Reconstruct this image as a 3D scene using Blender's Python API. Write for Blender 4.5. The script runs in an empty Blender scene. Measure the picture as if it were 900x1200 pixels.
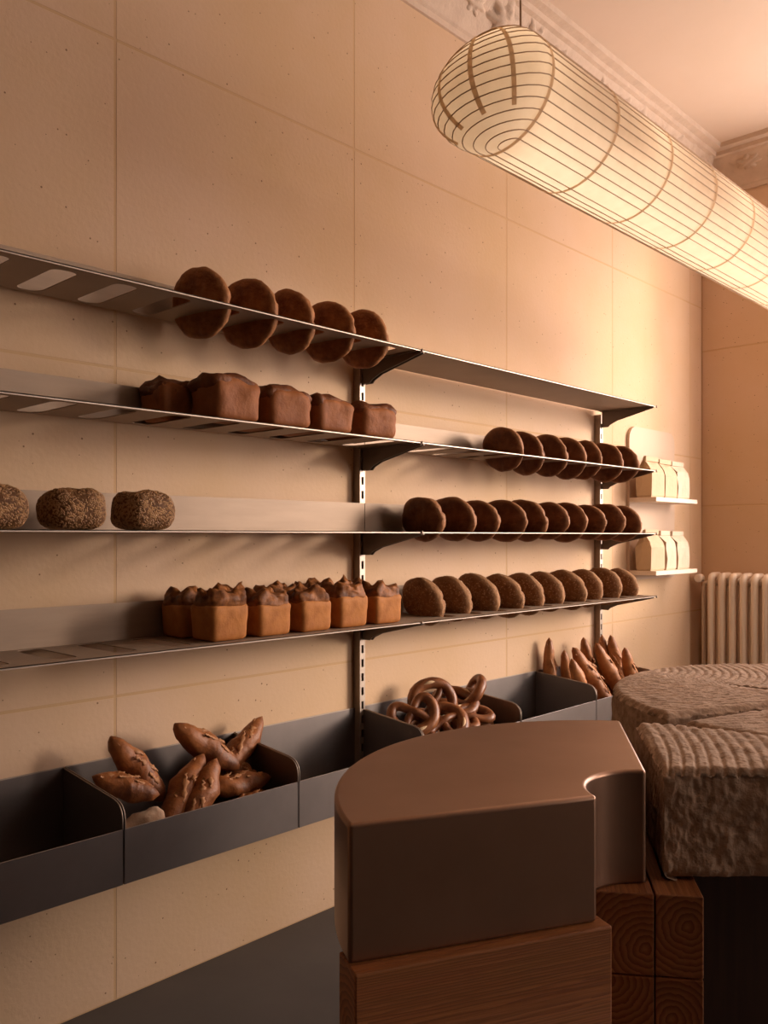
import bpy, bmesh, math, random
from mathutils import Vector, Matrix, noise
random.seed(7)
S = bpy.context.scene
COL = S.collection
PI = math.pi
R = math.radians

# ------------------------------------------------------------------ camera, sky, sun, exposure
CAM = (2.1, 0.0, 1.245)
YAW = math.atan(0.954)
cd = bpy.data.cameras.new('camera'); cam = bpy.data.objects.new('camera', cd); COL.objects.link(cam)
cam.location = CAM; cam.rotation_euler = (PI / 2, 0, YAW)
cd.sensor_fit = 'VERTICAL'; cd.sensor_height = 36; cd.sensor_width = 27; cd.lens = 30
cd.shift_y = 28 / 1200; cd.clip_start = 0.05
S.camera = cam

wd = bpy.data.worlds.new('sky'); S.world = wd; wd.use_nodes = True
wd.node_tree.nodes['Background'].inputs[0].default_value = (1.0, 0.83, 0.76, 1)
wd.node_tree.nodes['Background'].inputs[1].default_value = 8.0

sd = bpy.data.lights.new('sun', 'SUN'); sun = bpy.data.objects.new('sun', sd); COL.objects.link(sun)
sd.energy = 2.6; sd.color = (1.0, 0.80, 0.65); sd.angle = R(15)
sun.rotation_euler = Vector((-1, -1.02, -0.30)).to_track_quat('-Z', 'Y').to_euler()
sun.location = (5, 8, 4)

# soft daylight entering by the shop window in the far wall (outside the room, seen by no one)
WIN = (0.62, 3.75, 0.95, 3.00)
pd = bpy.data.lights.new('window_daylight', 'AREA'); po = bpy.data.objects.new('window_daylight', pd); COL.objects.link(po)
pd.shape = 'RECTANGLE'; pd.size = WIN[1] - WIN[0]; pd.size_y = WIN[3] - WIN[2]; pd.cycles.is_portal = True
po.location = ((WIN[0] + WIN[1]) / 2, 5.13, (WIN[2] + WIN[3]) / 2); po.rotation_euler = (-PI / 2, 0, 0)

ADDED_WIN = (3.6, 4.78, 0.95, 3.00)  # added unseen window, put in to brighten the far wall and radiator
pd2 = bpy.data.lights.new('added_side_daylight', 'AREA'); po2 = bpy.data.objects.new('added_side_daylight', pd2); COL.objects.link(po2)
pd2.shape = 'RECTANGLE'; pd2.size = ADDED_WIN[3] - ADDED_WIN[2]; pd2.size_y = ADDED_WIN[1] - ADDED_WIN[0]; pd2.cycles.is_portal = True
po2.location = (5.82, (ADDED_WIN[0] + ADDED_WIN[1]) / 2, (ADDED_WIN[2] + ADDED_WIN[3]) / 2); po2.rotation_euler = (0, PI / 2, 0)

vs = S.view_settings
vs.view_transform = 'Standard'; vs.look = 'None'; vs.gamma = 1.0; vs.use_curve_mapping = False
vs.exposure = 0.25
S.cycles.use_denoising = True
S.cycles.max_bounces = 10; S.cycles.diffuse_bounces = 6; S.cycles.sample_clamp_indirect = 4.0

# ------------------------------------------------------------------ materials
def mat(name, base, rough=0.6, metal=0.0, var=None, bump=None, spec=None, specks=None, coord='Object'):
    """var=(scale, other colour, amount, stretch) ; bump=(scale, strength, distance, stretch)"""
    m = bpy.data.materials.new(name); m.use_nodes = True
    nt = m.node_tree; N = nt.nodes; L = nt.links
    b = N['Principled BSDF']
    b.inputs['Base Color'].default_value = (*base, 1); b.inputs['Roughness'].default_value = rough
    b.inputs['Metallic'].default_value = metal
    if spec is not None: b.inputs['Specular IOR Level'].default_value = spec
    tc = N.new('ShaderNodeTexCoord')
    def mapped(st):
        mp = N.new('ShaderNodeMapping'); L.new(tc.outputs[coord], mp.inputs[0]); mp.inputs['Scale'].default_value = st
        return mp.outputs[0]
    last = None
    if var:
        n = N.new('ShaderNodeTexNoise'); n.inputs['Scale'].default_value = var[0]; n.inputs['Detail'].default_value = 6
        n.inputs['Roughness'].default_value = 0.6
        L.new(mapped(var[3] if len(var) > 3 else (1, 1, 1)), n.inputs['Vector'])
        r = N.new('ShaderNodeValToRGB'); r.color_ramp.elements[0].position = 0.35; r.color_ramp.elements[1].position = 0.68
        L.new(n.outputs[0], r.inputs[0])
        mx = N.new('ShaderNodeMix'); mx.data_type = 'RGBA'
        mx.inputs[6].default_value = (*base, 1); mx.inputs[7].default_value = (*[a + (c - a) * var[2] for a, c in zip(base, var[1])], 1)
        L.new(r.outputs[0], mx.inputs[0]); last = mx.outputs[2]
    if specks:                                   # (scale, radius, colour): scattered pin holes
        v = N.new('ShaderNodeTexVoronoi'); v.inputs['Scale'].default_value = specks[0]
        L.new(tc.outputs[coord], v.inputs['Vector'])
        # only some of the cells carry a pit
        sp = N.new('ShaderNodeSeparateColor'); L.new(v.outputs['Color'], sp.inputs[0])
        q = N.new('ShaderNodeMath'); q.operation = 'MULTIPLY'; L.new(sp.outputs[0], q.inputs[0]); L.new(sp.outputs[1], q.inputs[1])
        q2 = N.new('ShaderNodeMath'); q2.operation = 'MULTIPLY'; L.new(q.outputs[0], q2.inputs[0]); q2.inputs[1].default_value = specks[1]
        c = N.new('ShaderNodeMath'); c.operation = 'LESS_THAN'; L.new(v.outputs['Distance'], c.inputs[0]); L.new(q2.outputs[0], c.inputs[1])
        mx = N.new('ShaderNodeMix'); mx.data_type = 'RGBA'
        if last: L.new(last, mx.inputs[6])
        else: mx.inputs[6].default_value = (*base, 1)
        mx.inputs[7].default_value = (*specks[2], 1); L.new(c.outputs[0], mx.inputs[0]); last = mx.outputs[2]
    if last: L.new(last, b.inputs['Base Color'])
    if bump:
        n = N.new('ShaderNodeTexNoise'); n.inputs['Scale'].default_value = bump[0]; n.inputs['Detail'].default_value = 5
        L.new(mapped(bump[3] if len(bump) > 3 else (1, 1, 1)), n.inputs['Vector'])
        bp = N.new('ShaderNodeBump'); bp.inputs['Strength'].default_value = bump[1]; bp.inputs['Distance'].default_value = bump[2]
        L.new(n.outputs[0], bp.inputs['Height']); L.new(bp.outputs[0], b.inputs['Normal'])
    return m

def lit_rim_tint(m, col, amount):
    """paler edge on standing loaves: light on the rim put into the crust colour"""
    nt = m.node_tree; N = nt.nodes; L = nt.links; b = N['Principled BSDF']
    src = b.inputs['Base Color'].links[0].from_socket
    a = N.new('ShaderNodeAttribute'); a.attribute_name = 'lit_rim'
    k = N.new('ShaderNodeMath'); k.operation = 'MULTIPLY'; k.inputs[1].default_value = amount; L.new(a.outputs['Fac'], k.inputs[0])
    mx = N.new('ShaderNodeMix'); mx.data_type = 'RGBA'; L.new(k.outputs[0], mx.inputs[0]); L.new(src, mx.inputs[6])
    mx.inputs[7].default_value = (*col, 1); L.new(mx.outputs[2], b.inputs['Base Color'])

def wood_mat(name, kind):
    """long grain: bands along local X ; end grain: rings around local X"""
    m = bpy.data.materials.new(name); m.use_nodes = True
    nt = m.node_tree; N = nt.nodes; L = nt.links; b = N['Principled BSDF']
    b.inputs['Roughness'].default_value = 0.55
    tc = N.new('ShaderNodeTexCoord'); mp = N.new('ShaderNodeMapping'); L.new(tc.outputs['Object'], mp.inputs[0])
    w = N.new('ShaderNodeTexWave')
    w.wave_type = 'RINGS'; w.rings_direction = 'X'; w.wave_profile = 'SAW'
    mp.inputs['Scale'].default_value = (0.05, 1, 1)
    w.inputs['Scale'].default_value = 34 if kind == 'end' else 95
    w.inputs['Distortion'].default_value = 3.0 if kind == 'end' else 5; w.inputs['Detail'].default_value = 2; w.inputs['Detail Scale'].default_value = 2.0
    L.new(mp.outputs[0], w.inputs[0])
    r = N.new('ShaderNodeValToRGB')
    e = r.color_ramp.elements
    e[0].position = 0.25; e[1].position = 0.95
    e[0].color = (0.34, 0.125, 0.037, 1); e[1].color = (0.215, 0.072, 0.021, 1)
    if kind == 'end': e[0].color = (0.42, 0.170, 0.060, 1); e[1].color = (0.20, 0.070, 0.023, 1)
    L.new(w.outputs[0], r.inputs[0])
    n = N.new('ShaderNodeTexNoise'); n.inputs['Scale'].default_value = 60; n.inputs['Detail'].default_value = 4
    mp2 = N.new('ShaderNodeMapping'); mp2.inputs['Scale'].default_value = (0.1, 1, 1) if kind != 'end' else (1, 1, 1)
    L.new(tc.outputs['Object'], mp2.inputs[0]); L.new(mp2.outputs[0], n.inputs[0])
    mx = N.new('ShaderNodeMix'); mx.data_type = 'RGBA'; mx.blend_type = 'MULTIPLY'; mx.inputs[0].default_value = 0.45
    L.new(r.outputs[0], mx.inputs[6]); L.new(n.outputs[1], mx.inputs[7])
    hs = N.new('ShaderNodeMix'); hs.data_type = 'RGBA'; hs.blend_type = 'MIX'; hs.inputs[0].default_value = 0.55
    L.new(mx.outputs[2], hs.inputs[6]); L.new(r.outputs[0], hs.inputs[7]); L.new(hs.outputs[2], b.inputs['Base Color'])
    bp = N.new('ShaderNodeBump'); bp.inputs['Strength'].default_value = 0.35; bp.inputs['Distance'].default_value = 0.002
    L.new(w.outputs[0], bp.inputs['Height']); L.new(bp.outputs[0], b.inputs['Normal'])
    return m

M = {}
M['clay'] = mat('clay_plaster', (0.61, 0.418, 0.247), 0.9, var=(1.3, (0.67, 0.477, 0.335), 0.85), bump=(70, 0.25, 0.003), specks=(46, 0.13, (0.24, 0.14, 0.075)))
M['dim'] = mat('bounce_cut_plaster', (0.07, 0.040, 0.022), 0.9, var=(2, (0.09, 0.052, 0.03), 0.7))  # unseen near and right walls, darkened to cut bounce light
M['joint'] = mat('joint_clay', (0.585, 0.385, 0.215), 0.95, bump=(60, 0.2, 0.003))
M['ceiling'] = mat('lime_ceiling', (0.66, 0.52, 0.40), 0.9, var=(2.0, (0.70, 0.56, 0.45), 0.6), bump=(20, 0.15, 0.004))
M['stucco'] = mat('stucco', (0.64, 0.50, 0.385), 0.9, var=(14, (0.52, 0.39, 0.29), 0.6), bump=(45, 0.5, 0.006))
M['floor'] = mat('dark_concrete', (0.060, 0.054, 0.052), 0.55, var=(3, (0.085, 0.075, 0.07), 0.8), bump=(40, 0.1, 0.002))
M['steel'] = mat('brushed_steel', (0.34, 0.252, 0.182), 0.58, 0.45, var=(5, (0.28, 0.205, 0.148), 0.7, (1, 1, 8)), bump=(160, 0.06, 0.001, (1, 0.06, 1)))
M['bright'] = mat('polished_steel', (0.44, 0.365, 0.30), 0.45, 0.6)
M['bracket'] = mat('bracket_steel', (0.16, 0.125, 0.10), 0.42, 0.75)
M['slot'] = mat('slot_dark', (0.02, 0.015, 0.012), 0.8)
M['binsteel'] = mat('blackened_steel', (0.27, 0.236, 0.222), 0.42, 0.9, var=(4, (0.215, 0.187, 0.177), 0.8), bump=(30, 0.04, 0.001))
M['bronze'] = mat('patinated_bronze', (0.275, 0.162, 0.105), 0.37, 0.8, var=(3.5, (0.345, 0.210, 0.142), 0.9, (1, 1, 1)), bump=(9, 0.05, 0.002))
M['stone'] = mat('rough_sandstone', (0.48, 0.338, 0.235), 0.95, var=(42, (0.30, 0.200, 0.130), 0.9), bump=(120, 0.55, 0.004))
M['wood'] = wood_mat('fir_long_grain', 'long'); M['endgrain'] = wood_mat('fir_end_grain', 'end')
M['shade_wood'] = mat('shaded_core_wood', (0.060, 0.026, 0.012), 0.6, var=(6, (0.035, 0.014, 0.007), 0.9, (8, 8, 0.6)))  # wood colour darkened to hold the shade beneath the stone
M['radiator'] = mat('radiator_enamel', (0.84, 0.71, 0.57), 0.35)
M['white'] = mat('white_lacquer', (0.74, 0.62, 0.50), 0.5)
M['rackboard'] = mat('rack_board_paint', (0.58, 0.435, 0.315), 0.7)
M['paperbag'] = mat('kraft_paper', (0.56, 0.41, 0.26), 0.8, bump=(25, 0.35, 0.006))
M['paperbag_pale'] = mat('pale_paper', (0.62, 0.485, 0.36), 0.8, bump=(25, 0.35, 0.006))
M['dark_crust'] = mat('dark_rye_crust', (0.085, 0.027, 0.010), 0.6, var=(24, (0.23, 0.085, 0.032), 0.8), bump=(45, 0.9, 0.008), spec=0.2)
M['brown_crust'] = mat('brown_crust', (0.165, 0.050, 0.014), 0.6, var=(22, (0.40, 0.160, 0.050), 0.85), bump=(45, 0.9, 0.008), spec=0.2)
M['burnt'] = mat('burnt_crust', (0.085, 0.028, 0.012), 0.55, var=(18, (0.22, 0.080, 0.030), 0.8), bump=(45, 0.7, 0.008), spec=0.2)
M['gold_crust'] = mat('golden_crust', (0.47, 0.190, 0.050), 0.65, var=(20, (0.31, 0.110, 0.028), 0.9), bump=(80, 0.4, 0.003), spec=0.2)
M['red_crust'] = mat('reddish_crust', (0.30, 0.110, 0.036), 0.65, var=(16, (0.19, 0.062, 0.020), 0.8), bump=(70, 0.5, 0.004), spec=0.2)
M['seedcrumb'] = mat('seeded_crust', (0.15, 0.070, 0.028), 0.7, var=(60, (0.10, 0.045, 0.02), 0.8), bump=(90, 0.5, 0.004), spec=0.2)
M['grain_crust'] = mat('grainy_crust', (0.27, 0.130, 0.056), 0.75, var=(70, (0.15, 0.064, 0.026), 0.9), bump=(110, 0.5, 0.004), spec=0.2)
M['seed'] = mat('toasted_seed', (0.42, 0.235, 0.095), 0.6, var=(40, (0.22, 0.105, 0.04), 0.9))
M['seed_brown'] = mat('brown_seed', (0.46, 0.255, 0.110), 0.6, var=(40, (0.15, 0.07, 0.03), 0.9))
M['baguette'] = mat('baguette_crust', (0.50, 0.200, 0.058), 0.5, var=(14, (0.22, 0.070, 0.020), 1.0), bump=(60, 0.5, 0.004))
M['rustic'] = mat('rustic_crust', (0.40, 0.140, 0.036), 0.52, var=(17, (0.12, 0.036, 0.012), 1.0), bump=(55, 0.6, 0.005))
M['ear'] = mat('slash_ear', (0.47, 0.215, 0.080), 0.6, var=(25, (0.30, 0.12, 0.045), 0.8), bump=(60, 0.5, 0.003))
M['flour'] = mat('floury_crust', (0.55, 0.42, 0.30), 0.85, var=(14, (0.28, 0.13, 0.06), 0.85), bump=(50, 0.6, 0.005))
M['pretzel'] = mat('pretzel_lye_crust', (0.105, 0.030, 0.011), 0.40, var=(20, (0.33, 0.125, 0.042), 0.9), bump=(60, 0.45, 0.003))
M['top_crust'] = mat('baked_top_crust', (0.34, 0.128, 0.036), 0.55, var=(30, (0.075, 0.025, 0.010), 1.0), bump=(60, 0.6, 0.005), spec=0.2)
M['crumb'] = mat('pale_crumb', (0.66, 0.47, 0.28), 0.8)
M['bamboo'] = mat('bamboo_rib', (0.40, 0.245, 0.125), 0.6)
M['cord'] = mat('fabric_cord', (0.33, 0.20, 0.11), 0.7)


lit_rim_tint(M['dark_crust'], (0.36, 0.175, 0.080), 0.75)  # lit edges painted into the loaf colours
lit_rim_tint(M['brown_crust'], (0.42, 0.200, 0.085), 0.55)
lit_rim_tint(M['grain_crust'], (0.42, 0.235, 0.110), 0.5)

def paper_mat(nm, ca, cb):
    m = bpy.data.materials.new(nm); m.use_nodes = True
    nt = m.node_tree; N = nt.nodes; L = nt.links; N.remove(N['Principled BSDF'])
    d = N.new('ShaderNodeBsdfDiffuse'); t = N.new('ShaderNodeBsdfTranslucent'); a = N.new('ShaderNodeMixShader')
    n = N.new('ShaderNodeTexNoise'); n.inputs['Scale'].default_value = 22; n.inputs['Detail'].default_value = 5
    r = N.new('ShaderNodeValToRGB'); r.color_ramp.elements[0].color = (*ca, 1); r.color_ramp.elements[1].color = (*cb, 1)
    tc = N.new('ShaderNodeTexCoord'); L.new(tc.outputs['Object'], n.inputs[0]); L.new(n.outputs[0], r.inputs[0])
    L.new(r.outputs[0], d.inputs[0]); L.new(r.outputs[0], t.inputs[0])
    a.inputs[0].default_value = 0.5
    L.new(d.outputs[0], a.inputs[1]); L.new(t.outputs[0], a.inputs[2]); L.new(a.outputs[0], N['Material Output'].inputs[0])
    return m
M['paper'] = paper_mat('mulberry_paper', (0.72, 0.58, 0.43), (0.84, 0.72, 0.57))
M['seam'] = paper_mat('glued_paper_seam', (0.64, 0.46, 0.29), (0.72, 0.54, 0.36))

# ------------------------------------------------------------------ helpers
def link(name, me, parent=None, m=None):
    o = bpy.data.objects.new(name, me); COL.objects.link(o)
    if parent: o.parent = parent
    if m and not me.materials: me.materials.append(m)
    return o

def fin(bm, name, m=None, parent=None, smooth=True, sharp=None):
    bmesh.ops.recalc_face_normals(bm, faces=bm.faces)
    me = bpy.data.meshes.new(name); bm.to_mesh(me); bm.free()
    if smooth:
        for p in me.polygons: p.use_smooth = True
        if sharp is not None: me.set_sharp_from_angle(angle=R(sharp))
    return link(name, me, parent, m)

def tag(o, label, cat, group=None, kind=None):
    if label: o['label'] = label
    if cat: o['category'] = cat
    if group: o['group'] = group
    if kind: o['kind'] = kind
    return o

def empty(name, loc, rz=0.0):
    o = bpy.data.objects.new(name, None); COL.objects.link(o); o.location = loc; o.rotation_euler = (0, 0, rz)
    o.empty_display_size = 0.05
    return o

def structure(name, o): o['kind'] = 'structure'; return o

def box(bm, x0, x1, y0, y1, z0, z1, bevel=0.0, seg=2):
    r = bmesh.ops.create_cube(bm, size=1.0)
    for v in r['verts']:
        v.co = Vector(((x0 + x1) / 2 + v.co.x * (x1 - x0), (y0 + y1) / 2 + v.co.y * (y1 - y0), (z0 + z1) / 2 + v.co.z * (z1 - z0)))
    if bevel:
        es = list({e for v in r['verts'] for e in v.link_edges})
        bmesh.ops.bevel(bm, geom=es, offset=bevel, segments=seg, affect='EDGES', profile=0.5)
    return bm

def tube(bm, pts, rad, n=8, closed=False, cap=True):
    """sweep a circle; rad number or list"""
    P = [Vector(p) for p in pts]; k = len(P)
    rs = rad if isinstance(rad, (list, tuple)) else [rad] * k
    rings = []; ref = None
    for i in range(k):
        a = P[(i - 1) % k] if (closed or i > 0) else P[i]; b = P[(i + 1) % k] if (closed or i < k - 1) else P[i]
        t = (b - a).normalized()
        if ref is None: ref = Vector((0, 0, 1)) if abs(t.z) < 0.9 else Vector((1, 0, 0))
        u = (ref - t * ref.dot(t)).normalized(); w = t.cross(u); ref = u
        rings.append([bm.verts.new(P[i] + (u * math.cos(2 * PI * j / n) + w * math.sin(2 * PI * j / n)) * rs[i]) for j in range(n)])
    for i in range(k if closed else k - 1):
        A, B = rings[i], rings[(i + 1) % k]
        for j in range(n): bm.faces.new((A[j], A[(j + 1) % n], B[(j + 1) % n], B[j]))
    if cap and not closed: bm.faces.new(rings[0]); bm.faces.new(rings[-1])
    return bm

def prism(bm, poly, fn0, fn1):
    """poly of 2D points; fn0/fn1 map a 2D point to the two end faces"""
    A = [bm.verts.new(fn0(p)) for p in poly]; B = [bm.verts.new(fn1(p)) for p in poly]
    bm.faces.new(A); bm.faces.new(list(reversed(B))); k = len(poly)
    for i in range(k): bm.faces.new((A[i], A[(i + 1) % k], B[(i + 1) % k], B[i]))
    return bm

def rrect(x0, x1, y0, y1, r, n=4):
    out = []
    for cx, cy, a0 in ((x1 - r, y1 - r, 0), (x0 + r, y1 - r, 90), (x0 + r, y0 + r, 180), (x1 - r, y0 + r, 270)):
        for i in range(n + 1):
            a = R(a0 + 90 * i / n); out.append((cx + r * math.cos(a), cy + r * math.sin(a)))
    return out

def cut_plate(name, outer, holes, t, m, parent=None, mapping=None):
    """sheet with real holes: filled 2D outline extruded by t; mapping turns (x, y, z) of the flat sheet into space"""
    cu = bpy.data.curves.new(name, 'CURVE'); cu.dimensions = '2D'; cu.fill_mode = 'BOTH'; cu.extrude = t / 2
    for pl in [outer] + holes:
        s = cu.splines.new('POLY'); s.points.add(len(pl) - 1); s.use_cyclic_u = True
        for q, p in zip(s.points, pl): q.co = (p[0], p[1], 0, 1)
    tmp = bpy.data.objects.new(name, cu); COL.objects.link(tmp)
    dg = bpy.context.evaluated_depsgraph_get()
    me = bpy.data.meshes.new_from_object(tmp.evaluated_get(dg)); me.name = name
    bpy.data.objects.remove(tmp); bpy.data.curves.remove(cu)
    me.materials.clear()
    if mapping:
        for v in me.vertices: v.co = mapping(v.co)
        if True:
            bm = bmesh.new(); bm.from_mesh(me); bmesh.ops.remove_doubles(bm, verts=bm.verts, dist=1e-5); bmesh.ops.recalc_face_normals(bm, faces=bm.faces); bm.to_mesh(me); bm.free()
    return link(name, me, parent, m)

def copy_thing(o, label, group=None):
    c = o.copy(); COL.objects.link(c)
    for ch in list(o.children):
        d = ch.copy(); COL.objects.link(d); d.parent = c
        for g in list(ch.children):
            e = g.copy(); COL.objects.link(e); e.parent = d
    tag(c, label, None, group)
    return c

def fbm(p, s, off=0.0, oct=3):
    return noise.fractal(Vector((p[0] * s + off, p[1] * s - off, p[2] * s + 2 * off)), 1.0, 2.0, oct)

ORD = ['first', 'second', 'third', 'fourth', 'fifth', 'sixth', 'seventh', 'eighth', 'ninth', 'tenth']

# ------------------------------------------------------------------ the room
X1, Y0, Y1, ZC = 5.6, -1.7, 4.89, 3.42
def wall(name, x0, x1, y0, y1, z0, z1, m):
    bm = bmesh.new(); box(bm, x0, x1, y0, y1, z0, z1); o = fin(bm, name, m, smooth=False); return structure(name, o)
floor = wall('floor', -0.1, X1 + 0.1, Y0 - 0.1, Y1 + 0.3, -0.1, 0.0, M['floor'])
ceil = wall('ceiling', -0.1, X1 + 0.1, Y0 - 0.1, Y1 + 0.3, ZC, ZC + 0.1, M['ceiling'])
wl = wall('wall_left', -0.15, -0.0006, Y0 - 0.1, Y1 + 0.3, 0, ZC, M['joint'])
bm = bmesh.new()
for a, b, c, d in ((Y0 - 0.1, ADDED_WIN[0], 0, ZC), (ADDED_WIN[1], Y1 + 0.3, 0, ZC), (ADDED_WIN[0], ADDED_WIN[1], 0, ADDED_WIN[2]), (ADDED_WIN[0], ADDED_WIN[1], ADDED_WIN[3], ZC)): box(bm, X1, X1 + 0.15, a, b, c, d)
wr = structure('wall_right', fin(bm, 'wall_right', M['dim'], smooth=False))
wn2 = structure('added_side_window', empty('added_side_window', (X1 + 0.09, 0, 0)))  # frame of the added light-giving opening
bm = bmesh.new()
for y in (ADDED_WIN[0] + 0.03, (ADDED_WIN[0] + ADDED_WIN[1]) / 2, ADDED_WIN[1] - 0.03): box(bm, -0.03, 0.03, y - 0.03, y + 0.03, ADDED_WIN[2], ADDED_WIN[3], 0.004)
for z in (ADDED_WIN[2] + 0.03, ADDED_WIN[3] - 0.03): box(bm, -0.031, 0.031, ADDED_WIN[0], ADDED_WIN[1], z - 0.03, z + 0.03, 0.004)
fin(bm, 'window_frame', M['white'], wn2, smooth=False)
wn = wall('wall_near', -0.0, X1, Y0 - 0.15, Y0, 0, ZC, M['dim'])
# clay panels of the left wall: each its own piece with a shallow recessed joint
def panels(parent, ys, zs, face):
    for i in range(len(ys) - 1):
        for j in range(len(zs) - 1):
            g = 0.004
            bm = bmesh.new()
            a, b, c, d = ys[i] + g, ys[i + 1] - g, zs[j] + g, zs[j + 1] - g
            if face == 'x': box(bm, -0.012, 0.0, a, b, c, d, 0.0004, 1)
            else: box(bm, a, b, Y1, Y1 + 0.012, c, d, 0.0011, 1)
            fin(bm, 'panel', M['clay'], parent, smooth=False)
ys = [Y0 + 0.0] + [1.157 + 0.8945 * k for k in range(-3, 5)] + [Y1]
zs = [0.0, 0.815, 1.695, 2.575, 3.30]
panels(wl, ys, zs, 'x')
# far wall with the shop window opening (beyond the right edge of the picture)
bm = bmesh.new()
for a, b, c, d in ((0, WIN[0], 0, ZC), (WIN[1], X1, 0, ZC), (WIN[0], WIN[1], 0, WIN[2]), (WIN[0], WIN[1], WIN[3], ZC)):
    box(bm, a, b, Y1 + 0.002, Y1 + 0.22, c, d)
wf = structure('wall_far', fin(bm, 'wall_far', M['joint'], smooth=False))
panels(wf, [0.0, WIN[0]], [0.0, 0.52, 1.42, 2.32, 3.22], 'y')
panels(wf, [WIN[1], X1], [0.0, 0.52, 1.42, 2.32, 3.22], 'y')
bm = bmesh.new(); box(bm, WIN[0], WIN[1], Y1, Y1 + 0.012, 0, WIN[2]); fin(bm, 'panel', M['clay'], wf, smooth=False)
bm = bmesh.new(); box(bm, WIN[0], WIN[1], Y1, Y1 + 0.012, WIN[3], ZC); fin(bm, 'panel', M['clay'], wf, smooth=False)
wn1 = structure('window_1', empty('window_1', (0, Y1 + 0.14, 0)))
bm = bmesh.new()
for x in (WIN[0] + 0.03, (WIN[0] * 2 + WIN[1]) / 3, (WIN[0] + 2 * WIN[1]) / 3, WIN[1] - 0.03): box(bm, x - 0.03, x + 0.03, -0.03, 0.03, WIN[2], WIN[3], 0.004)
for z in (WIN[2] + 0.03, WIN[3] - 0.03): box(bm, WIN[0], WIN[1], -0.031, 0.031, z - 0.03, z + 0.03, 0.004)
fin(bm, 'window_frame', M['white'], wn1, smooth=False)

# cornice: coved plaster band with worn stucco ornaments
prof = [(0.0, 3.195), (0.012, 3.195), (0.016, 3.215), (0.026, 3.222), (0.034, 3.245), (0.055, 3.29), (0.085, 3.33), (0.118, 3.352), (0.125, 3.368), (0.145, 3.372), (0.150, 3.392), (0.185, 3.398), (0.19, ZC), (0.0, ZC)]
def cornice(name, p0, p1, inward):
    bm = bmesh.new(); d = Vector(p1) - Vector(p0); n = 60
    rows = []
    for i in range(n + 1):
        q = Vector(p0) + d * (i / n)
        rows.append([bm.verts.new(q + Vector(inward) * (a + (0.004 * fbm((q.x + a, q.y, z), 9) if 0 < a < 0.19 else 0)) + Vector((0, 0, z))) for a, z in prof])
    for i in range(n):
        for j in range(len(prof)):
            k = (j + 1) % len(prof)
            bm.faces.new((rows[i][j], rows[i][k], rows[i + 1][k], rows[i + 1][j]))
    bm.faces.new(rows[0]); bm.faces.new(rows[-1])
    return structure(name, fin(bm, name, M['stucco'], sharp=35))
c1 = cornice('trim_1', (0, Y0, 0), (0, Y1, 0), (1, 0, 0))
c2 = cornice('trim_2', (0, Y1, 0), (X1, Y1, 0), (0, -1, 0))
def leaf_ornament(seed):
    bm = bmesh.new()
    bmesh.ops.create_grid(bm, x_segments=18, y_segments=14, size=0.5)
    for v in bm.verts:
        u, w = v.co.x * 2, v.co.y * 2
        lobe = 0.78 + 0.22 * math.cos(7 * math.atan2(w, u) + seed)
        r = math.hypot(u, w) / lobe
        h = max(0.0, 1 - r * r)
        h = math.sqrt(h) * (0.7 + 0.45 * abs(math.sin(6 * u + 3 * w + seed))) + 0.25 * fbm((u, w, 0), 3, seed) * (h > 0.02)
        v.co = Vector((v.co.x * 0.15, v.co.y * 0.22, max(-0.004, 0.030 * h - 0.004)))
    me = bpy.data.meshes.new('ornament'); bm.to_mesh(me); bm.free()
    for p in me.polygons: p.use_smooth = True
    me.materials.append(M['stucco']); return me
orn = [leaf_ornament(s) for s in (0.3, 1.7, 3.9)]
for k in range(24):
    o = link('ornament', orn[k % 3], c1); y = 0.35 + k * 0.19
    o.matrix_local = Matrix.Translation((0.075, y, 3.318)) @ Matrix.Rotation(R(138), 4, 'Y') @ Matrix.Rotation(R(random.uniform(-25, 25)), 4, 'Z') @ Matrix.Scale(random.uniform(0.7, 1.2), 4)
for k in range(9):
    o = link('ornament', orn[k % 3], c2); x = 0.3 + k * 0.45
    o.matrix_local = Matrix.Translation((x, Y1 - 0.075, 3.318)) @ Matrix.Rotation(R(138), 4, 'X') @ Matrix.Rotation(R(90 + random.uniform(-20, 20)), 4, 'Z') @ Matrix.Scale(random.uniform(0.6, 0.9), 4)

# ------------------------------------------------------------------ shelving
YB = [0.43, 2.068, 3.704]                 # bay ends
UP = [0.435, 2.062, 3.678]                # uprights
SH = [1.842, 1.547, 1.259, 0.970]         # plate heights
XF, XB = 0.300, 0.034
SLOT_L = [1.963 - 0.1525 * k for k in range(10)]
SLOT_R = [2.268 + 0.1525 * k for k in range(10)]
ul = ['slotted steel upright beyond the left bay of bread shelves', 'slotted steel upright in the middle, between the two bays of bread shelves', 'slotted steel upright at the far end, behind the rows of round loaves']
for y, lb in zip(UP, ul):
    w = 0.0125
    holes = [[(y - 0.0055, z), (y + 0.0055, z), (y + 0.0055, z + 0.027), (y - 0.0055, z + 0.027)] for z in [0.46 + 0.048 * k for k in range(28)]]
    t = tag(empty('shelf_upright', (0, y, 0.43)), lb, 'shelf upright', 'shelf uprights on the wall')
    cut_plate('slotted_face', [(y - w, 0.43), (y + w, 0.43), (y + w, 1.825), (y - w, 1.825)], holes, 0.002, M['bright'], t, lambda c, y=y: Vector((0.0305 + c.z, c.x - y, c.y - 0.43)))
    bm = bmesh.new(); box(bm, 0.0, 0.0295, -w, -w + 0.002, 0, 1.395); box(bm, 0.0, 0.0295, w - 0.002, w, 0, 1.395)
    fin(bm, 'channel_side', M['steel'], t, smooth=False)
    bm = bmesh.new(); box(bm, 0.0, 0.012, -w + 0.002, w - 0.002, 0, 1.395); fin(bm, 'channel_back', M['slot'], t, smooth=False)

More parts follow.
